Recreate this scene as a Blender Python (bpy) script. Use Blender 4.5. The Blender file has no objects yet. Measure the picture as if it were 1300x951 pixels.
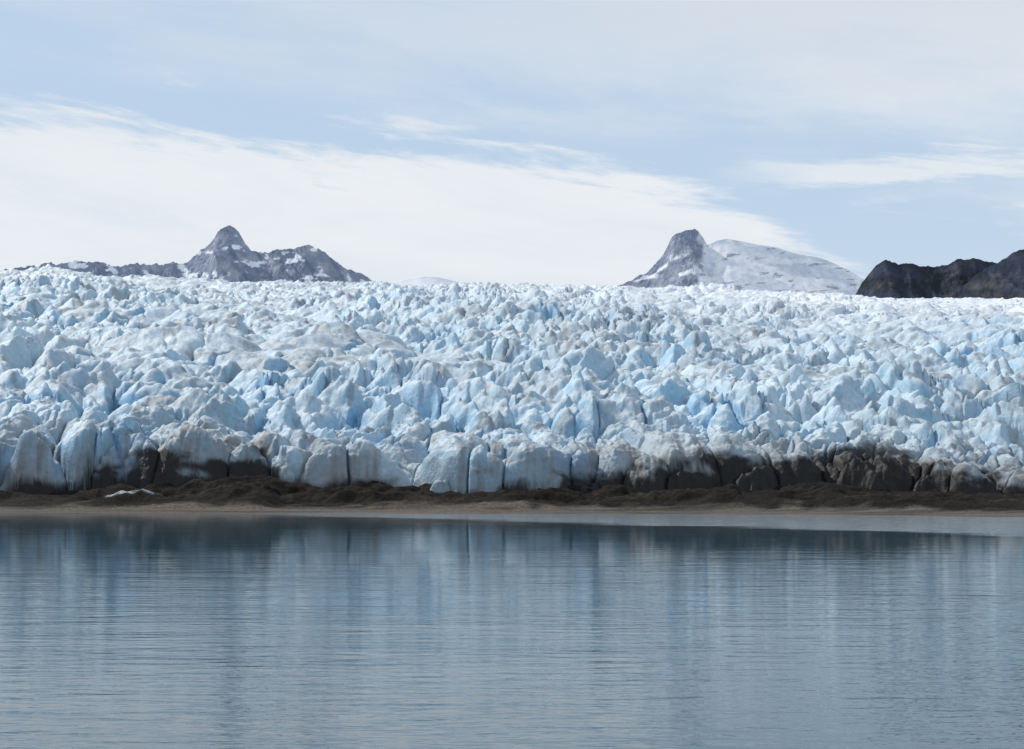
import bpy, math, numpy as np
sc=bpy.context.scene
F=1786.0; HZ=610.0; CH=8.0

# ---------- numpy noise ----------
def h2(ix,iy,s):
    n=(ix.astype(np.int64)*374761393+iy.astype(np.int64)*668265263+s*1013904223)&0xffffffff
    n=((n^(n>>13))*1274126177)&0xffffffff
    n=((n^(n>>15))*1103515245)&0xffffffff
    n=n^(n>>16)
    return n/4294967296.0
def vn(x,y,s):
    ix=np.floor(x); iy=np.floor(y); fx=x-ix; fy=y-iy
    fx=fx*fx*fx*(fx*(fx*6-15)+10); fy=fy*fy*fy*(fy*(fy*6-15)+10)
    a=h2(ix,iy,s);b=h2(ix+1,iy,s);c=h2(ix,iy+1,s);d=h2(ix+1,iy+1,s)
    return ((a*(1-fx)+b*fx)*(1-fy)+(c*(1-fx)+d*fx)*fy)*2-1
def fbm(x,y,s,o=4,g=.5):
    r=0;a=1;t=0
    for i in range(o):
        r=r+a*vn(x*2**i+i*17.3,y*2**i-i*9.1,s+i); t+=a; a*=g
    return r/t*1.5
def ridged(x,y,s,o=4):
    r=0;a=1;t=0
    for i in range(o):
        r=r+a*(1-np.abs(vn(x*2**i+i*13.3,y*2**i,s+i))*2); t+=a; a*=.5
    return r/t
def ss(a,b,x):
    t=np.clip((x-a)/(b-a),0,1); return t*t*(3-2*t)
def serac(x,y,cell,s,an=.6,th0=0.5,spread=.9,pw=1.25,fac=.6,hv=.6):
    X=x/cell;Y=y/cell
    ix=np.floor(X);iy=np.floor(Y)
    best=np.full(x.shape,-9.0); sec=best.copy(); idd=np.zeros(x.shape)
    for a in(-1,0,1):
        for b in(-1,0,1):
            cx=ix+a;cy=iy+b
            px=cx+.05+.9*h2(cx,cy,s);py=cy+.05+.9*h2(cx,cy,s+1)
            th=th0+(h2(cx,cy,s+2)-.5)*2*spread
            H=(1-hv)+hv*h2(cx,cy,s+3)
            k=h2(cx,cy,s+4); k2=h2(cx,cy,s+5)
            dx=X-px;dy=Y-py
            c=np.cos(th);n=np.sin(th)
            u=dx*c+dy*n; v=-dx*n+dy*c
            su=np.where(u>0,u*(1.7+1.6*k),-u*(.6+.4*k))
            sv=np.where(v>0,v*(.6+.9*k2),-v*(1.3-.7*k2))*an*1.4
            h=H-fac*(np.maximum(su,sv)*1.05)
            if fac<1: h=h-(1-fac)*(su**pw+sv**1.6)
            m=h>best
            sec=np.where(m,best,np.maximum(sec,h)); idd=np.where(m,h2(cx,cy,s+7),idd)
            best=np.where(m,h,best)
    return best,best-sec,idd

def grid_mesh(name,X,Y,Z,cols=None,smooth=True,attrs=None):
    R,C=X.shape
    me=bpy.data.meshes.new(name)
    me.vertices.add(R*C)
    me.vertices.foreach_set('co',np.stack([X,Y,Z],-1).astype(np.float32).ravel())
    i=np.arange(R*C).reshape(R,C)
    q=np.stack([i[:-1,:-1],i[:-1,1:],i[1:,1:],i[1:,:-1]],-1).reshape(-1,4)
    n=len(q)
    me.loops.add(n*4); me.loops.foreach_set('vertex_index',q.ravel().astype(np.int32))
    me.polygons.add(n)
    me.polygons.foreach_set('loop_start',(np.arange(n)*4).astype(np.int32))
    me.polygons.foreach_set('use_smooth',np.full(n,smooth))
    me.update(calc_edges=True)
    if cols is not None:
        at=me.color_attributes.new('Col','FLOAT_COLOR','POINT')
        c=np.concatenate([cols,np.ones(cols.shape[:2]+(1,))],-1)
        at.data.foreach_set('color',c.astype(np.float32).ravel())
    ob=bpy.data.objects.new(name,me); sc.collection.objects.link(ob)
    return ob
def mixc(a,b,t): return a*(1-t[...,None])+np.array(b)*t[...,None]

class M:
    def __init__(s,name):
        s.m=bpy.data.materials.new(name); s.m.use_nodes=True
        s.t=s.m.node_tree; s.b=s.t.nodes['Principled BSDF']
    def n(s,t,**k):
        nd=s.t.nodes.new(t)
        for a,b in k.items():
            if a.startswith('i_'): nd.inputs[a[2:].replace('_',' ')].default_value=b
            else: setattr(nd,a,b)
        return nd
    def l(s,a,b): s.t.links.new(a,b)
    def math(s,op,a,b=None,c=None,clamp=False):
        nd=s.n('ShaderNodeMath',operation=op,use_clamp=clamp)
        for i,v in enumerate((a,b,c)):
            if v is None: continue
            if isinstance(v,(int,float)): nd.inputs[i].default_value=v
            else: s.l(v,nd.inputs[i])
        return nd.outputs[0]
def terrain_mat(name,rough,nscale,lo,hi,bscale,bdist,spec=.3,bs=.6,det=4,snowsmooth=False):
    m=M(name); g=m.n('ShaderNodeNewGeometry')
    at=m.n('ShaderNodeAttribute',attribute_name='Col')
    no=m.n('ShaderNodeTexNoise',i_Scale=nscale,i_Detail=det,i_Roughness=.65); m.l(g.outputs['Position'],no.inputs['Vector'])
    mr=m.n('ShaderNodeMapRange'); m.l(no.outputs['Fac'],mr.inputs[0])
    mr.inputs[1].default_value=.3;mr.inputs[2].default_value=.7;mr.inputs[3].default_value=lo;mr.inputs[4].default_value=hi
    vm=m.n('ShaderNodeVectorMath',operation='SCALE'); m.l(at.outputs['Color'],vm.inputs[0]); m.l(mr.outputs[0],vm.inputs['Scale'])
    m.l(vm.outputs[0],m.b.inputs['Base Color'])
    b1=m.n('ShaderNodeTexNoise',i_Scale=bscale,i_Detail=det,i_Roughness=.6); m.l(g.outputs['Position'],b1.inputs['Vector'])
    bp=m.n('ShaderNodeBump',i_Strength=bs,i_Distance=bdist); m.l(b1.outputs['Fac'],bp.inputs['Height'])
    if snowsmooth:
        r2=m.n('ShaderNodeMapRange'); m.l(at.outputs['Fac'],r2.inputs[0])
        r2.inputs[1].default_value=.4;r2.inputs[2].default_value=.65;r2.inputs[3].default_value=bs;r2.inputs[4].default_value=.05
        m.l(r2.outputs[0],bp.inputs['Strength'])
    m.l(bp.outputs[0],m.b.inputs['Normal'])
    m.b.inputs['Roughness'].default_value=rough; m.b.inputs['Specular IOR Level'].default_value=spec
    return m.m

# ---------- glacier ----------
yr=[366.0]
while yr[-1]<9500:
    y=yr[-1]
    yr.append(y+(.28 if y<425 else min(max(.28,(y-425)*.02+.28),.0022*y if y<2600 else .03*y)))
yr=np.array(yr)
tc=np.concatenate([np.linspace(-1.3,-.42,60)[:-1],np.linspace(-.42,.42,1250),np.linspace(.42,1.3,60)[1:]])
T,Y=np.meshgrid(tc,yr); X=T*Y
skx=np.array([-800,0,60,130,200,350,500,700,900,1000,1150,1300,2100])
sky=np.array([345,350,347,355,360,364,367,368,372,376,381,384,388])+1.0
top_px=np.interp(T*F+650,skx,sky)
a_top=(HZ-top_px)/F
Yk=2300.0
s=a_top+59.0/Yk
base=s*Y-59.0+CH
plate=(s*Yk-59.0+CH)+(Y-Yk)*.05
kk=ss(Yk-350,Yk+350,Y)
base=base*(1-kk)+plate*kk
und=(fbm(X/170+Y/400,Y/260,11,3)*12+ridged(X/90+Y/150,Y/150,15,2)*6)*ss(430,700,Y)*(1-.5*ss(1200,2200,Y))
# broad folds of ice with long smooth flanks
fx=X+fbm(X/60,Y/60,17,2)*18; fy=Y+fbm(X/60,Y/60,19,2)*18
fold=ridged(fx/55+fy/75,fy/48-fx/160,23,3)
wx=X+fbm(X/34,Y/34,21,3)*11; wy=Y+fbm(X/34,Y/34,31,3)*11
A,eA,iA=serac(wx,wy,26,100,an=.40,th0=.45,spread=.6,fac=.5,pw=1.5,hv=.7)
B,eB,iB=serac(wx+50,wy+9,12.0,200,an=.5,th0=.35,spread=.8,fac=.5,pw=1.5,hv=.7)
C,eC,iC=serac(X+fbm(X/8,Y/8,41,2)*2,Y+fbm(X/8,Y/8,51,2)*2,5.0,300,an=.6,th0=.2,spread=2,pw=1.3,fac=.7,hv=.8)
rough=ss(-.45,.5,fbm(X/95,Y/130,71,3))
rough=rough*(1-.6*ss(.08,.3,T)*ss(650,1000,Y))
cA=np.clip(A,-.9,1);cB=np.clip(B,-.8,1);cC=np.clip(C,-.7,1)
nearA=ss(400,520,Y)
gA=(8+7*nearA)*(1-.35*ss(900,2100,Y)); gB=8.0*(.15+1.0*rough)
H=gA*cA*(.6+.5*rough)+gB*cB+2.4*cC*(.12+1.0*rough)+fold*5.5*(1-.5*rough)*nearA
rg2=ss(-.3,.4,fbm(X/40,Y/50,73,2))
cut=(1-ss(0,.10,eA))*4.5*(.15+.85*rg2)+(1-ss(0,.09,eB))*3.0*rough*rg2
H-=cut
H+=fbm(X/5,Y/5,81,4)*.5+ridged(X/14+Y/18,Y/6,91,4)*1.1
H*=1-.25*ss(800,2200,Y)
far=ss(2400,4000,Y); H=H*(1-far*.75)
# front
px=T*F+650
fr=390+fbm(X/45,X*0,95,3)*6
fr=fr-5*ss(-60,-20,X)*(1-ss(0,30,X))+5*ss(100,180,X)
hx=np.interp(px,[-400,0,100,140,200,330,370,420,640,690,800,930,1050,1150,1180,1230,1320,1700],
               [5,5,7,10,14.5,13.5,8,6.5,6,9,11,14,17,16.5,11,7,6,6])
rub=ss(7,11,hx)
D_,eD,iD=serac(X*1.0+fbm(X/14,Y/14,43,2)*4,Y*.9,14,400,an=.9,th0=1.57,spread=.8,pw=1.8,fac=.12,hv=.45)
cD=np.clip(D_,-.3,1)
frn=1-ss(408,450,Y)
H=H*(1-.68*frn)+frn*(cD*8.5+2.0-(1-ss(0,.07,eD))*3)*.85
lob=cD*6+iD*4
e=(Y-fr)+(lob+cB*1)*(1-.5*rub)-(1-ss(0,.08,eD))*3.5*(1-.7*rub)-6+2*rub*fbm(X/6,Y/6,44,4)
prof=np.clip(e/(9+5*rub),0,1)
cl_=1-(1-prof)**2.6
gl=base+und+H-3
gl=gl-5*ss(95,150,X)*(1-ss(395,520,Y))
Z=-2+(gl+2)*cl_
Z+=(fbm(X/2.0,Z/3+Y/5,97,4)*.5+ridged(X/5+Z/9,Z/6,98,4)*(.4+1.0*rub))*ss(0,.2,cl_)*(1-ss(415,500,Y))
# colours
dzy=np.gradient(Z,axis=0)/np.gradient(Y,axis=0); dzx=np.gradient(Z,axis=1)/np.gradient(X,axis=1)
nz=1/np.sqrt(1+dzx**2+dzy**2)
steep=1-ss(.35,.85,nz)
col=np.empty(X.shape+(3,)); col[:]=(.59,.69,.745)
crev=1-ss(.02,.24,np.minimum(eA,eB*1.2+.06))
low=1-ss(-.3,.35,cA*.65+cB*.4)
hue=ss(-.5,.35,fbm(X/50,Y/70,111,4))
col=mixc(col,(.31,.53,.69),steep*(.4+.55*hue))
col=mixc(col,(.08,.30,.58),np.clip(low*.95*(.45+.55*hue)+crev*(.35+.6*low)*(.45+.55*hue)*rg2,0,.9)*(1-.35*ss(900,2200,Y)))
cellb=iB*.4+iA*.6
col=col*(.86+.24*cellb)[...,None]
d1=ss(.05,.75,fbm(X/35+3,Y/55,121,5)+.35*fbm(X/5,Y/5,125,3))*(1-steep*.4)
col=mixc(col,(.38,.39,.395),d1*.45)
d2=ss(.44,.62,ridged(X/38+fbm(X/20,Y/20,5,2)*.6,Y/60,131,4)*.8+.1*fbm(X/3,Y/3,135,2))
col=mixc(col,(.21,.20,.19),d2*.5)
d3=ss(.5,.8,fbm(X/4.5,Y/9,137,4)+.35*ss(.1,.6,fbm(X/45,Y/60,138,3)))
col=mixc(col,(.19,.18,.17),d3*.45)
up=ss(900,2000,Y)*(.4+.6*ss(-.15,.25,T)); col=mixc(col,(.86,.89,.92),up*.8*(1-.5*low))  # far ice whitened, most at right: sunlit brightness painted into the colour
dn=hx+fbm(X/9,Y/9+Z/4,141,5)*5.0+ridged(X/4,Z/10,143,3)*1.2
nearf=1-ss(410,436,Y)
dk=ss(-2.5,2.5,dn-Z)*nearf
gy=ss(-9,5,dn+5+3*fbm(X/16,Z/8,145,3)-Z)*nearf
gy=np.maximum(gy,ss(90,130,X)*(1-ss(400,480,Y))*.85*ss(-.6,.5,fbm(X/8,Y/8,151,4)))
gy=np.maximum(gy,(1-ss(415,470,Y))*.7*ss(0,.6,fbm(X/14,Y/12,155,4)))
strk=ss(.0,.7,fbm(X/2.2,Z/22,157,4))*(1-ss(405,430,Y))
col=mixc(col,(.27,.26,.24),gy*.6)
col=mixc(col,(.17,.155,.14),strk*.45)
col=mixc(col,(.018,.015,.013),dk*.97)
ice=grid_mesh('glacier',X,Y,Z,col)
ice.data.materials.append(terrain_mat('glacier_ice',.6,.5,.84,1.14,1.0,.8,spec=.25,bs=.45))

# ---------- shore / moraine ----------
ys=np.concatenate([np.arange(270,425,.5),np.array([430,440,460])])
ts=np.concatenate([np.linspace(-1.3,-.42,60)[:-1],np.linspace(-.42,.42,900),np.linspace(.42,1.3,60)[1:]])
T2,Y2=np.meshgrid(ts,ys); X2=T2*Y2
wl=340-32*ss(20,130,X2)+fbm(X2/40,X2*0,171,3)*3
bz=(Y2-wl)*.03+fbm(X2/18,Y2/7,175,3)*.07
mback=ss(wl+14,wl+34,Y2)
mh=np.interp(T2*F+650,[-400,0,120,180,300,420,640,720,800,880,1000,1150,1200,1300,2000],[2.8,2.8,3.6,4.8,5.9,4.9,4.0,4.4,4.4,4.1,4.0,3.4,1.9,1.2,.8])
Z2=bz+mback*(mh*(.75+.6*fbm(X2/14,Y2/8,181,4))+.7*ridged(X2/5,Y2/4,185,4))
Z2=np.where(Y2<wl,(Y2-wl)*.06,Z2)
c2=np.empty(X2.shape+(3,)); c2[:]=(.135,.115,.097)
c2=mixc(c2,(.075,.065,.055),ss(-.3,.5,fbm(X2/30,Y2/3,191,4)))
c2=mixc(c2,(.019,.016,.013),ss(.1,.5,mback+.25*fbm(X2/7,Y2/4,195,3)))
c2=mixc(c2,(.045,.034,.026),ss(.25,.75,fbm(X2/22,Y2/4,197,4))*mback*.7)
c2=mixc(c2,(.05,.05,.025),ss(.1,.5,fbm(X2/5,Y2/4,198,3))*np.exp(-((X2-33)/8)**2)*.6)
sp=np.exp(-((X2+97+ (Y2-375)*-.6)/10)**2)*np.exp(-((Y2-373)/6)**2)+.3*fbm(X2/3,Y2/2,199,3)
c2=mixc(c2,(.38,.40,.42),ss(.5,.8,sp))
sh=grid_mesh('moraine_shore',X2,Y2,Z2,c2)
sh.data.materials.append(terrain_mat('moraine_gravel',.95,1.2,.5,1.5,2.0,.5,spec=.1,bs=.8))

# ---------- mountains ----------
def mountain(name,pts,D,W,drop,amp,seed,colf,step=4.0,fs=90.,ampf=None):
    pts=np.array(pts,float)
    xs=(pts[:,0]-650)/F*D; zs=(HZ-pts[:,1])/F*D+CH
    x0,x1=xs[0],xs[-1]
    gx=np.arange(x0,x1,step); gy=D+W*np.concatenate([-(np.linspace(1,0,int(W/step/1.0))**1.3),np.linspace(0.01,1,40)])
    XX,YY=np.meshgrid(gx,gy)
    AM=amp*(ampf(XX/D*F+650) if ampf else 1.0)
    P=np.interp(gx,xs,zs)
    ker=np.hanning(7);ker/=ker.sum(); P=np.convolve(np.pad(P,3,mode='edge'),ker,'valid')
    P=P+fbm(gx/45,gx*0,seed+3,5)*(AM[0] if ampf else amp)*.2
    q=np.abs(YY-D)/W
    wxx=XX+fbm(XX/200,YY/200,seed+1,3)*90*ss(0,.4,q)
    Pw=np.interp(wxx,gx,P)
    broad=np.interp(XX,gx,np.convolve(np.pad(P,60,mode='edge'),np.ones(121)/121,'valid'))
    t=ss(0,.75,q); 
    ZZ=Pw*(1-t)+broad*t-drop*q**.85
    r=ridged(wxx/(fs*2.2)+YY/(fs*4),YY/(fs*3.2),seed+5,6)
    ZZ+=AM*(r-.55)*2.0*ss(0,.14,q)+fbm(XX/fs*3,YY/fs*3,seed+9,4)*AM*.22*ss(0,.05,q)
    ZZ+=np.abs(fbm(XX/17,YY/17,seed+19,4))*AM*.16
    gz=np.gradient(ZZ,axis=1)/step
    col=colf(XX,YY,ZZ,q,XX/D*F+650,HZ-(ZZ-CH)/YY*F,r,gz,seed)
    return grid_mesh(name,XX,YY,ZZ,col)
rock=terrain_mat('mountain_rock',.95,.03,.8,1.15,.05,20,spec=.05,bs=.85,det=7,snowsmooth=True)
rock2=terrain_mat('dark_rock',.95,.02,.6,1.4,.04,16,spec=.05,bs=.9,det=6)
snowm=terrain_mat('far_snow',.9,.01,.96,1.04,.02,5,spec=.1,bs=.3)
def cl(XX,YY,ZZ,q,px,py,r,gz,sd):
    c=np.empty(XX.shape+(3,)); c[:]=(.32,.36,.46)  # rock tones lightened and blued: distance haze baked into the colour
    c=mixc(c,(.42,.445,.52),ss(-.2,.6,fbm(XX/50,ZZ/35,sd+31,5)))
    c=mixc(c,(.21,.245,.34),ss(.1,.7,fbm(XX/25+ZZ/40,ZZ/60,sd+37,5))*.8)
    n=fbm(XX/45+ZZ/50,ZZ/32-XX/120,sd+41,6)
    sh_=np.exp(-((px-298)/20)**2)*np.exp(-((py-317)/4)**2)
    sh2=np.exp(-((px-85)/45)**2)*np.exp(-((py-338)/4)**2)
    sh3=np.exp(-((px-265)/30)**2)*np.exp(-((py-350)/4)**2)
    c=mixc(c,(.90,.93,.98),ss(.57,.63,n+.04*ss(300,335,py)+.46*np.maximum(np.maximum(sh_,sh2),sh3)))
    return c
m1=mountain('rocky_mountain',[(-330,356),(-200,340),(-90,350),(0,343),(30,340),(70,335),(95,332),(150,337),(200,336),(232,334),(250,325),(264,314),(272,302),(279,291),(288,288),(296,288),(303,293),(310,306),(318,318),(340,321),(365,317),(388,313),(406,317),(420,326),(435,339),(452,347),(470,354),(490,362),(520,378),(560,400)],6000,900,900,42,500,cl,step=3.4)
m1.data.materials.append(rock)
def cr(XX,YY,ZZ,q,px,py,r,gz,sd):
    c=np.empty(XX.shape+(3,)); c[:]=(.28,.32,.42)  # bluish grey rock base, with aerial haze painted in
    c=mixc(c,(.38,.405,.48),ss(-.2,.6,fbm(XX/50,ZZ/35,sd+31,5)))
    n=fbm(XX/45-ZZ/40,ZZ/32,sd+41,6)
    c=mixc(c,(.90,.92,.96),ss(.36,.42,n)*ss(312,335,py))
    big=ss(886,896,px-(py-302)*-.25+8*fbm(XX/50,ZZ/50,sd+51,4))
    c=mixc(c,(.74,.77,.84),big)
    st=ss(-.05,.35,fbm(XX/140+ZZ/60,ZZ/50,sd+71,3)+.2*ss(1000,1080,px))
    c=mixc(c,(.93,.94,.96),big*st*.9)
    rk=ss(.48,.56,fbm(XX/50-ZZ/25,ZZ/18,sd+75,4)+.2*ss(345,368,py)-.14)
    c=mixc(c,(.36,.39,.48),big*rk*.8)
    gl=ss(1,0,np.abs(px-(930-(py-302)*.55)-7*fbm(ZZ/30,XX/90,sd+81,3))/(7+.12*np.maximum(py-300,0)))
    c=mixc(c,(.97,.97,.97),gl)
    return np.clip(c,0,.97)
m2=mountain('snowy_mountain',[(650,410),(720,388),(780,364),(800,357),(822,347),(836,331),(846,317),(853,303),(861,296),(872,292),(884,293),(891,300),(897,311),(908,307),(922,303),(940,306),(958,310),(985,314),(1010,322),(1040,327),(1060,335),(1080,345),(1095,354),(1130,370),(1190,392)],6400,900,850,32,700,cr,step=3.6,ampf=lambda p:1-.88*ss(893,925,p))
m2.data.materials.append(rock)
def cd(XX,YY,ZZ,q,px,py,r,gz,sd):
    c=np.empty(XX.shape+(3,)); c[:]=(.060,.070,.10)
    c=mixc(c,(.10,.098,.108),ss(0,.6,fbm(XX/60,ZZ/40,sd+31,5)))
    c=mixc(c,(.045,.055,.065),ss(0,.5,fbm(XX/80,ZZ/60,sd+35,4)))
    return c
m3=mountain('dark_mountain',[(1040,410),(1070,388),(1085,374),(1093,361),(1103,346),(1112,336),(1124,330),(1140,334),(1160,338),(1185,341),(1203,338),(1215,330),(1238,328),(1250,333),(1268,335),(1300,331),(1350,335),(1500,350)],4300,650,560,26,900,cd,step=3.)
m3.data.materials.append(rock2)
m4=mountain('dark_mountain',[(1180,400),(1215,372),(1240,350),(1262,336),(1285,324),(1300,317),(1330,306),(1400,285),(1500,270),(1650,262),(1850,290),(2100,340)],3900,650,560,26,950,cd,step=4.)
m4.data.materials.append(rock2)
def cs(XX,YY,ZZ,q,px,py,r,gz,sd):
    c=np.empty(XX.shape+(3,)); c[:]=(.93,.94,.96)
    return c
m5=mountain('snow_dome',[(380,400),(440,376),(490,361),(515,355),(535,351),(552,351),(570,355),(590,360),(640,376),(720,400)],8200,900,600,6,1000,cs,step=8.,fs=300)
m5.data.materials.append(snowm)

# ---------- water ----------
yw=np.concatenate([[-400,-60,0],np.linspace(20,372,60)]);xw=np.linspace(-700,700,60)
XW,YW=np.meshgrid(xw,yw)
wa=grid_mesh('lake_water',XW,YW,XW*0)
m=M('water'); g=m.n('ShaderNodeNewGeometry'); P=g.outputs['Position']
def wn(sx,sy,sc_,det,rough=.5,rot=0.):
    mp=m.n('ShaderNodeMapping'); mp.inputs['Scale'].default_value=(sx,sy,1); mp.inputs['Rotation'].default_value=(0,0,rot); m.l(P,mp.inputs[0])
    n=m.n('ShaderNodeTexNoise',i_Scale=sc_,i_Detail=det,i_Roughness=rough); m.l(mp.outputs[0],n.inputs['Vector']); return n.outputs['Fac']
sep=m.n('ShaderNodeSeparateXYZ'); m.l(P,sep.inputs[0])
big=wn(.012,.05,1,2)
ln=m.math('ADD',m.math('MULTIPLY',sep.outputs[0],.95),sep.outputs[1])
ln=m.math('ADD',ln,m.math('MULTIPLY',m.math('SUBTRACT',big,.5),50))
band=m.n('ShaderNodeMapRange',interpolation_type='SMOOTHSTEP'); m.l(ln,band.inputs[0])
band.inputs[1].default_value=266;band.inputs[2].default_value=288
w1=wn(.30,1.1,1.0,3,.5,.05); w3=wn(.08,.26,1,1,.5,-.04)
hsum=m.math('ADD',m.math('MULTIPLY',w1,1.0),m.math('MULTIPLY',w3,1.0))
near=m.n('ShaderNodeMapRange'); m.l(sep.outputs[1],near.inputs[0]); near.inputs[1].default_value=45;near.inputs[2].default_value=170;near.inputs[3].default_value=.5;near.inputs[4].default_value=.10
amp=m.math('MULTIPLY',m.math('MULTIPLY_ADD',wn(.02,.06,1,2),1.6,.2),near.outputs[0])
amp=m.math('MULTIPLY_ADD',band.outputs[0],.9,amp)
hs=m.math('MULTIPLY',hsum,amp)
bp=m.n('ShaderNodeBump',i_Strength=1.0,i_Distance=.11); m.l(hs,bp.inputs['Height']); m.l(bp.outputs[0],m.b.inputs['Normal'])
mx=m.n('ShaderNodeMix',data_type='RGBA'); m.l(band.outputs[0],mx.inputs[0]); mx.inputs[6].default_value=(.03,.08,.112,1); mx.inputs[7].default_value=(.27,.34,.39,1)  # pale band: shallow sediment, plus sky reflection on ripples painted into base colour
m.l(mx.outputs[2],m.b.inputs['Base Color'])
m.b.inputs['Roughness'].default_value=.045; m.b.inputs['IOR'].default_value=1.36
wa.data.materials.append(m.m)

# ---------- sky ----------
w=bpy.data.worlds.new('World'); sc.world=w; w.use_nodes=True; nt=w.node_tree; nt.nodes.clear()
W=M.__new__(M); W.t=nt
SE=math.radians(44); SA=math.radians(-57)
sk=W.n('ShaderNodeTexSky',sky_type='NISHITA',sun_disc=False,sun_elevation=SE,sun_rotation=SA,air_density=1.0,dust_density=1.0,ozone_density=1.5)
bg1=W.n('ShaderNodeBackground',i_Strength=.10); W.l(sk.outputs[0],bg1.inputs[0])
tcn=W.n('ShaderNodeTexCoord'); sx=W.n('ShaderNodeSeparateXYZ'); W.l(tcn.outputs['Generated'],sx.inputs[0])
x_,y_,z_=sx.outputs
az=W.math('ARCTAN2',x_,y_); hor=W.math('SQRT',W.math('ADD',W.math('MULTIPLY',x_,x_),W.math('MULTIPLY',y_,y_)))
v=W.math('DIVIDE',z_,W.math('MAXIMUM',hor,.05)); v=W.math('MINIMUM',v,3.0)
def sn(su,sv,tilt,scl,det,ro,off,dist=0.):
    c=W.n('ShaderNodeCombineXYZ')
    W.l(W.math('MULTIPLY',az,su),c.inputs[0])
    W.l(W.math('MULTIPLY_ADD',az,tilt,W.math('MULTIPLY',v,sv)),c.inputs[1]); c.inputs[2].default_value=off
    n=W.n('ShaderNodeTexNoise',i_Scale=scl,i_Detail=det,i_Roughness=ro,i_Distortion=dist); W.l(c.outputs[0],n.inputs['Vector']); return W.math('SUBTRACT',n.outputs['Fac'],.5)
def sm(val,a,b,lo=0.,hi=1.):
    n=W.n('ShaderNodeMapRange',interpolation_type='SMOOTHSTEP'); W.l(val,n.inputs[0])
    n.inputs[1].default_value=a;n.inputs[2].default_value=b;n.inputs[3].default_value=lo;n.inputs[4].default_value=hi; return n.outputs[0]
n1=sn(3.5,15,1.5,1,7,.6,0,.3); n2=sn(9,60,8,1,6,.65,4,.3); n3=sn(1.6,7,1.2,1,4,.5,9)
up_=W.math('MAXIMUM',az,0.)
line=W.math('SUBTRACT',W.math('MULTIPLY_ADD',az,-.03,.236),W.math('MULTIPLY',W.math('MULTIPLY',up_,up_),1.4))
dd=W.math('SUBTRACT',line,v)
dd=W.math('MULTIPLY_ADD',n1,.13,dd); dd=W.math('MULTIPLY_ADD',n2,.11,dd)
bank=W.math('MULTIPLY',sm(dd,-.012,.022),sm(W.math('MULTIPLY_ADD',n1,.4,dd),-.02,.20,1.,.6))
vl=W.math('SUBTRACT',v,W.math('MULTIPLY_ADD',az,-.14,.285)); vl=W.math('MULTIPLY_ADD',n1,.22,vl); vl=W.math('MULTIPLY_ADD',n2,.05,vl)
veil=W.math('MULTIPLY',sm(vl,-.06,.06),sm(n3,-.25,.2,.55,.9))
wv=W.math('ABSOLUTE',W.math('SUBTRACT',v,W.math('MULTIPLY_ADD',az,-.03,.220))); wv=W.math('MULTIPLY_ADD',n2,.06,wv); wv=W.math('MULTIPLY_ADD',n1,.04,wv)
wisp=W.math('MULTIPLY',sm(wv,.0,.014,.75,0.),sm(W.math('MULTIPLY_ADD',n1,.2,az),.12,.22))
wisps=W.math('MULTIPLY',sm(W.math('MULTIPLY_ADD',n2,.9,n1),.05,.32),.65)
hz=sm(v,.0,.28,.85,.32)
al=W.math('MAXIMUM',W.math('MAXIMUM',bank,veil),W.math('MAXIMUM',wisp,wisps))
def bgc(c,s):
    b=W.n('ShaderNodeBackground',i_Strength=s); b.inputs[0].default_value=c; return b
blue=bgc((.43,.61,.82,1),1.0)
m0=W.n('ShaderNodeMixShader'); W.l(sm(v,.35,1.2,.8,.2),m0.inputs[0]); W.l(bg1.outputs[0],m0.inputs[1]); W.l(blue.outputs[0],m0.inputs[2])
haze=bgc((.66,.76,.88,1),1.0)
mh_=W.n('ShaderNodeMixShader'); W.l(W.math('MULTIPLY',hz,sm(v,.25,.8,1.,0.)),mh_.inputs[0]); W.l(m0.outputs[0],mh_.inputs[1]); W.l(haze.outputs[0],mh_.inputs[2])
cc=W.n('ShaderNodeMix',data_type='RGBA'); W.l(sm(v,.2,.34),cc.inputs[0]); cc.inputs[6].default_value=(.84,.87,.90,1); cc.inputs[7].default_value=(.69,.74,.81,1)
cb=W.n('ShaderNodeBackground',i_Strength=1.0); W.l(cc.outputs[2],cb.inputs[0])
m1_=W.n('ShaderNodeMixShader'); W.l(W.math('MULTIPLY',al,sm(v,.4,1.2,1.,.2)),m1_.inputs[0]); W.l(mh_.outputs[0],m1_.inputs[1]); W.l(cb.outputs[0],m1_.inputs[2])
out=W.n('ShaderNodeOutputWorld'); W.l(m1_.outputs[0],out.inputs[0])

# ---------- sun ----------
L=bpy.data.lights.new('sun','SUN'); L.energy=3.3; L.angle=math.radians(1.5); L.color=(1,.96,.9)
so=bpy.data.objects.new('sun',L); sc.collection.objects.link(so)
from mathutils import Vector
d=Vector((math.sin(SA)*math.cos(SE),math.cos(SA)*math.cos(SE),math.sin(SE)))
so.rotation_euler=d.to_track_quat('Z','Y').to_euler(); so.location=(0,0,500)

cam=bpy.data.cameras.new('camera'); co=bpy.data.objects.new('camera',cam); sc.collection.objects.link(co)
co.location=(0,0,CH); co.rotation_euler=(math.radians(90),0,0)
cam.lens=36*F/1300; cam.sensor_width=36; cam.shift_y=(HZ-475.5)/1300; cam.clip_end=30000; cam.clip_start=.5
sc.camera=co
sc.view_settings.view_transform='Standard'; sc.view_settings.look='None'; sc.view_settings.exposure=0
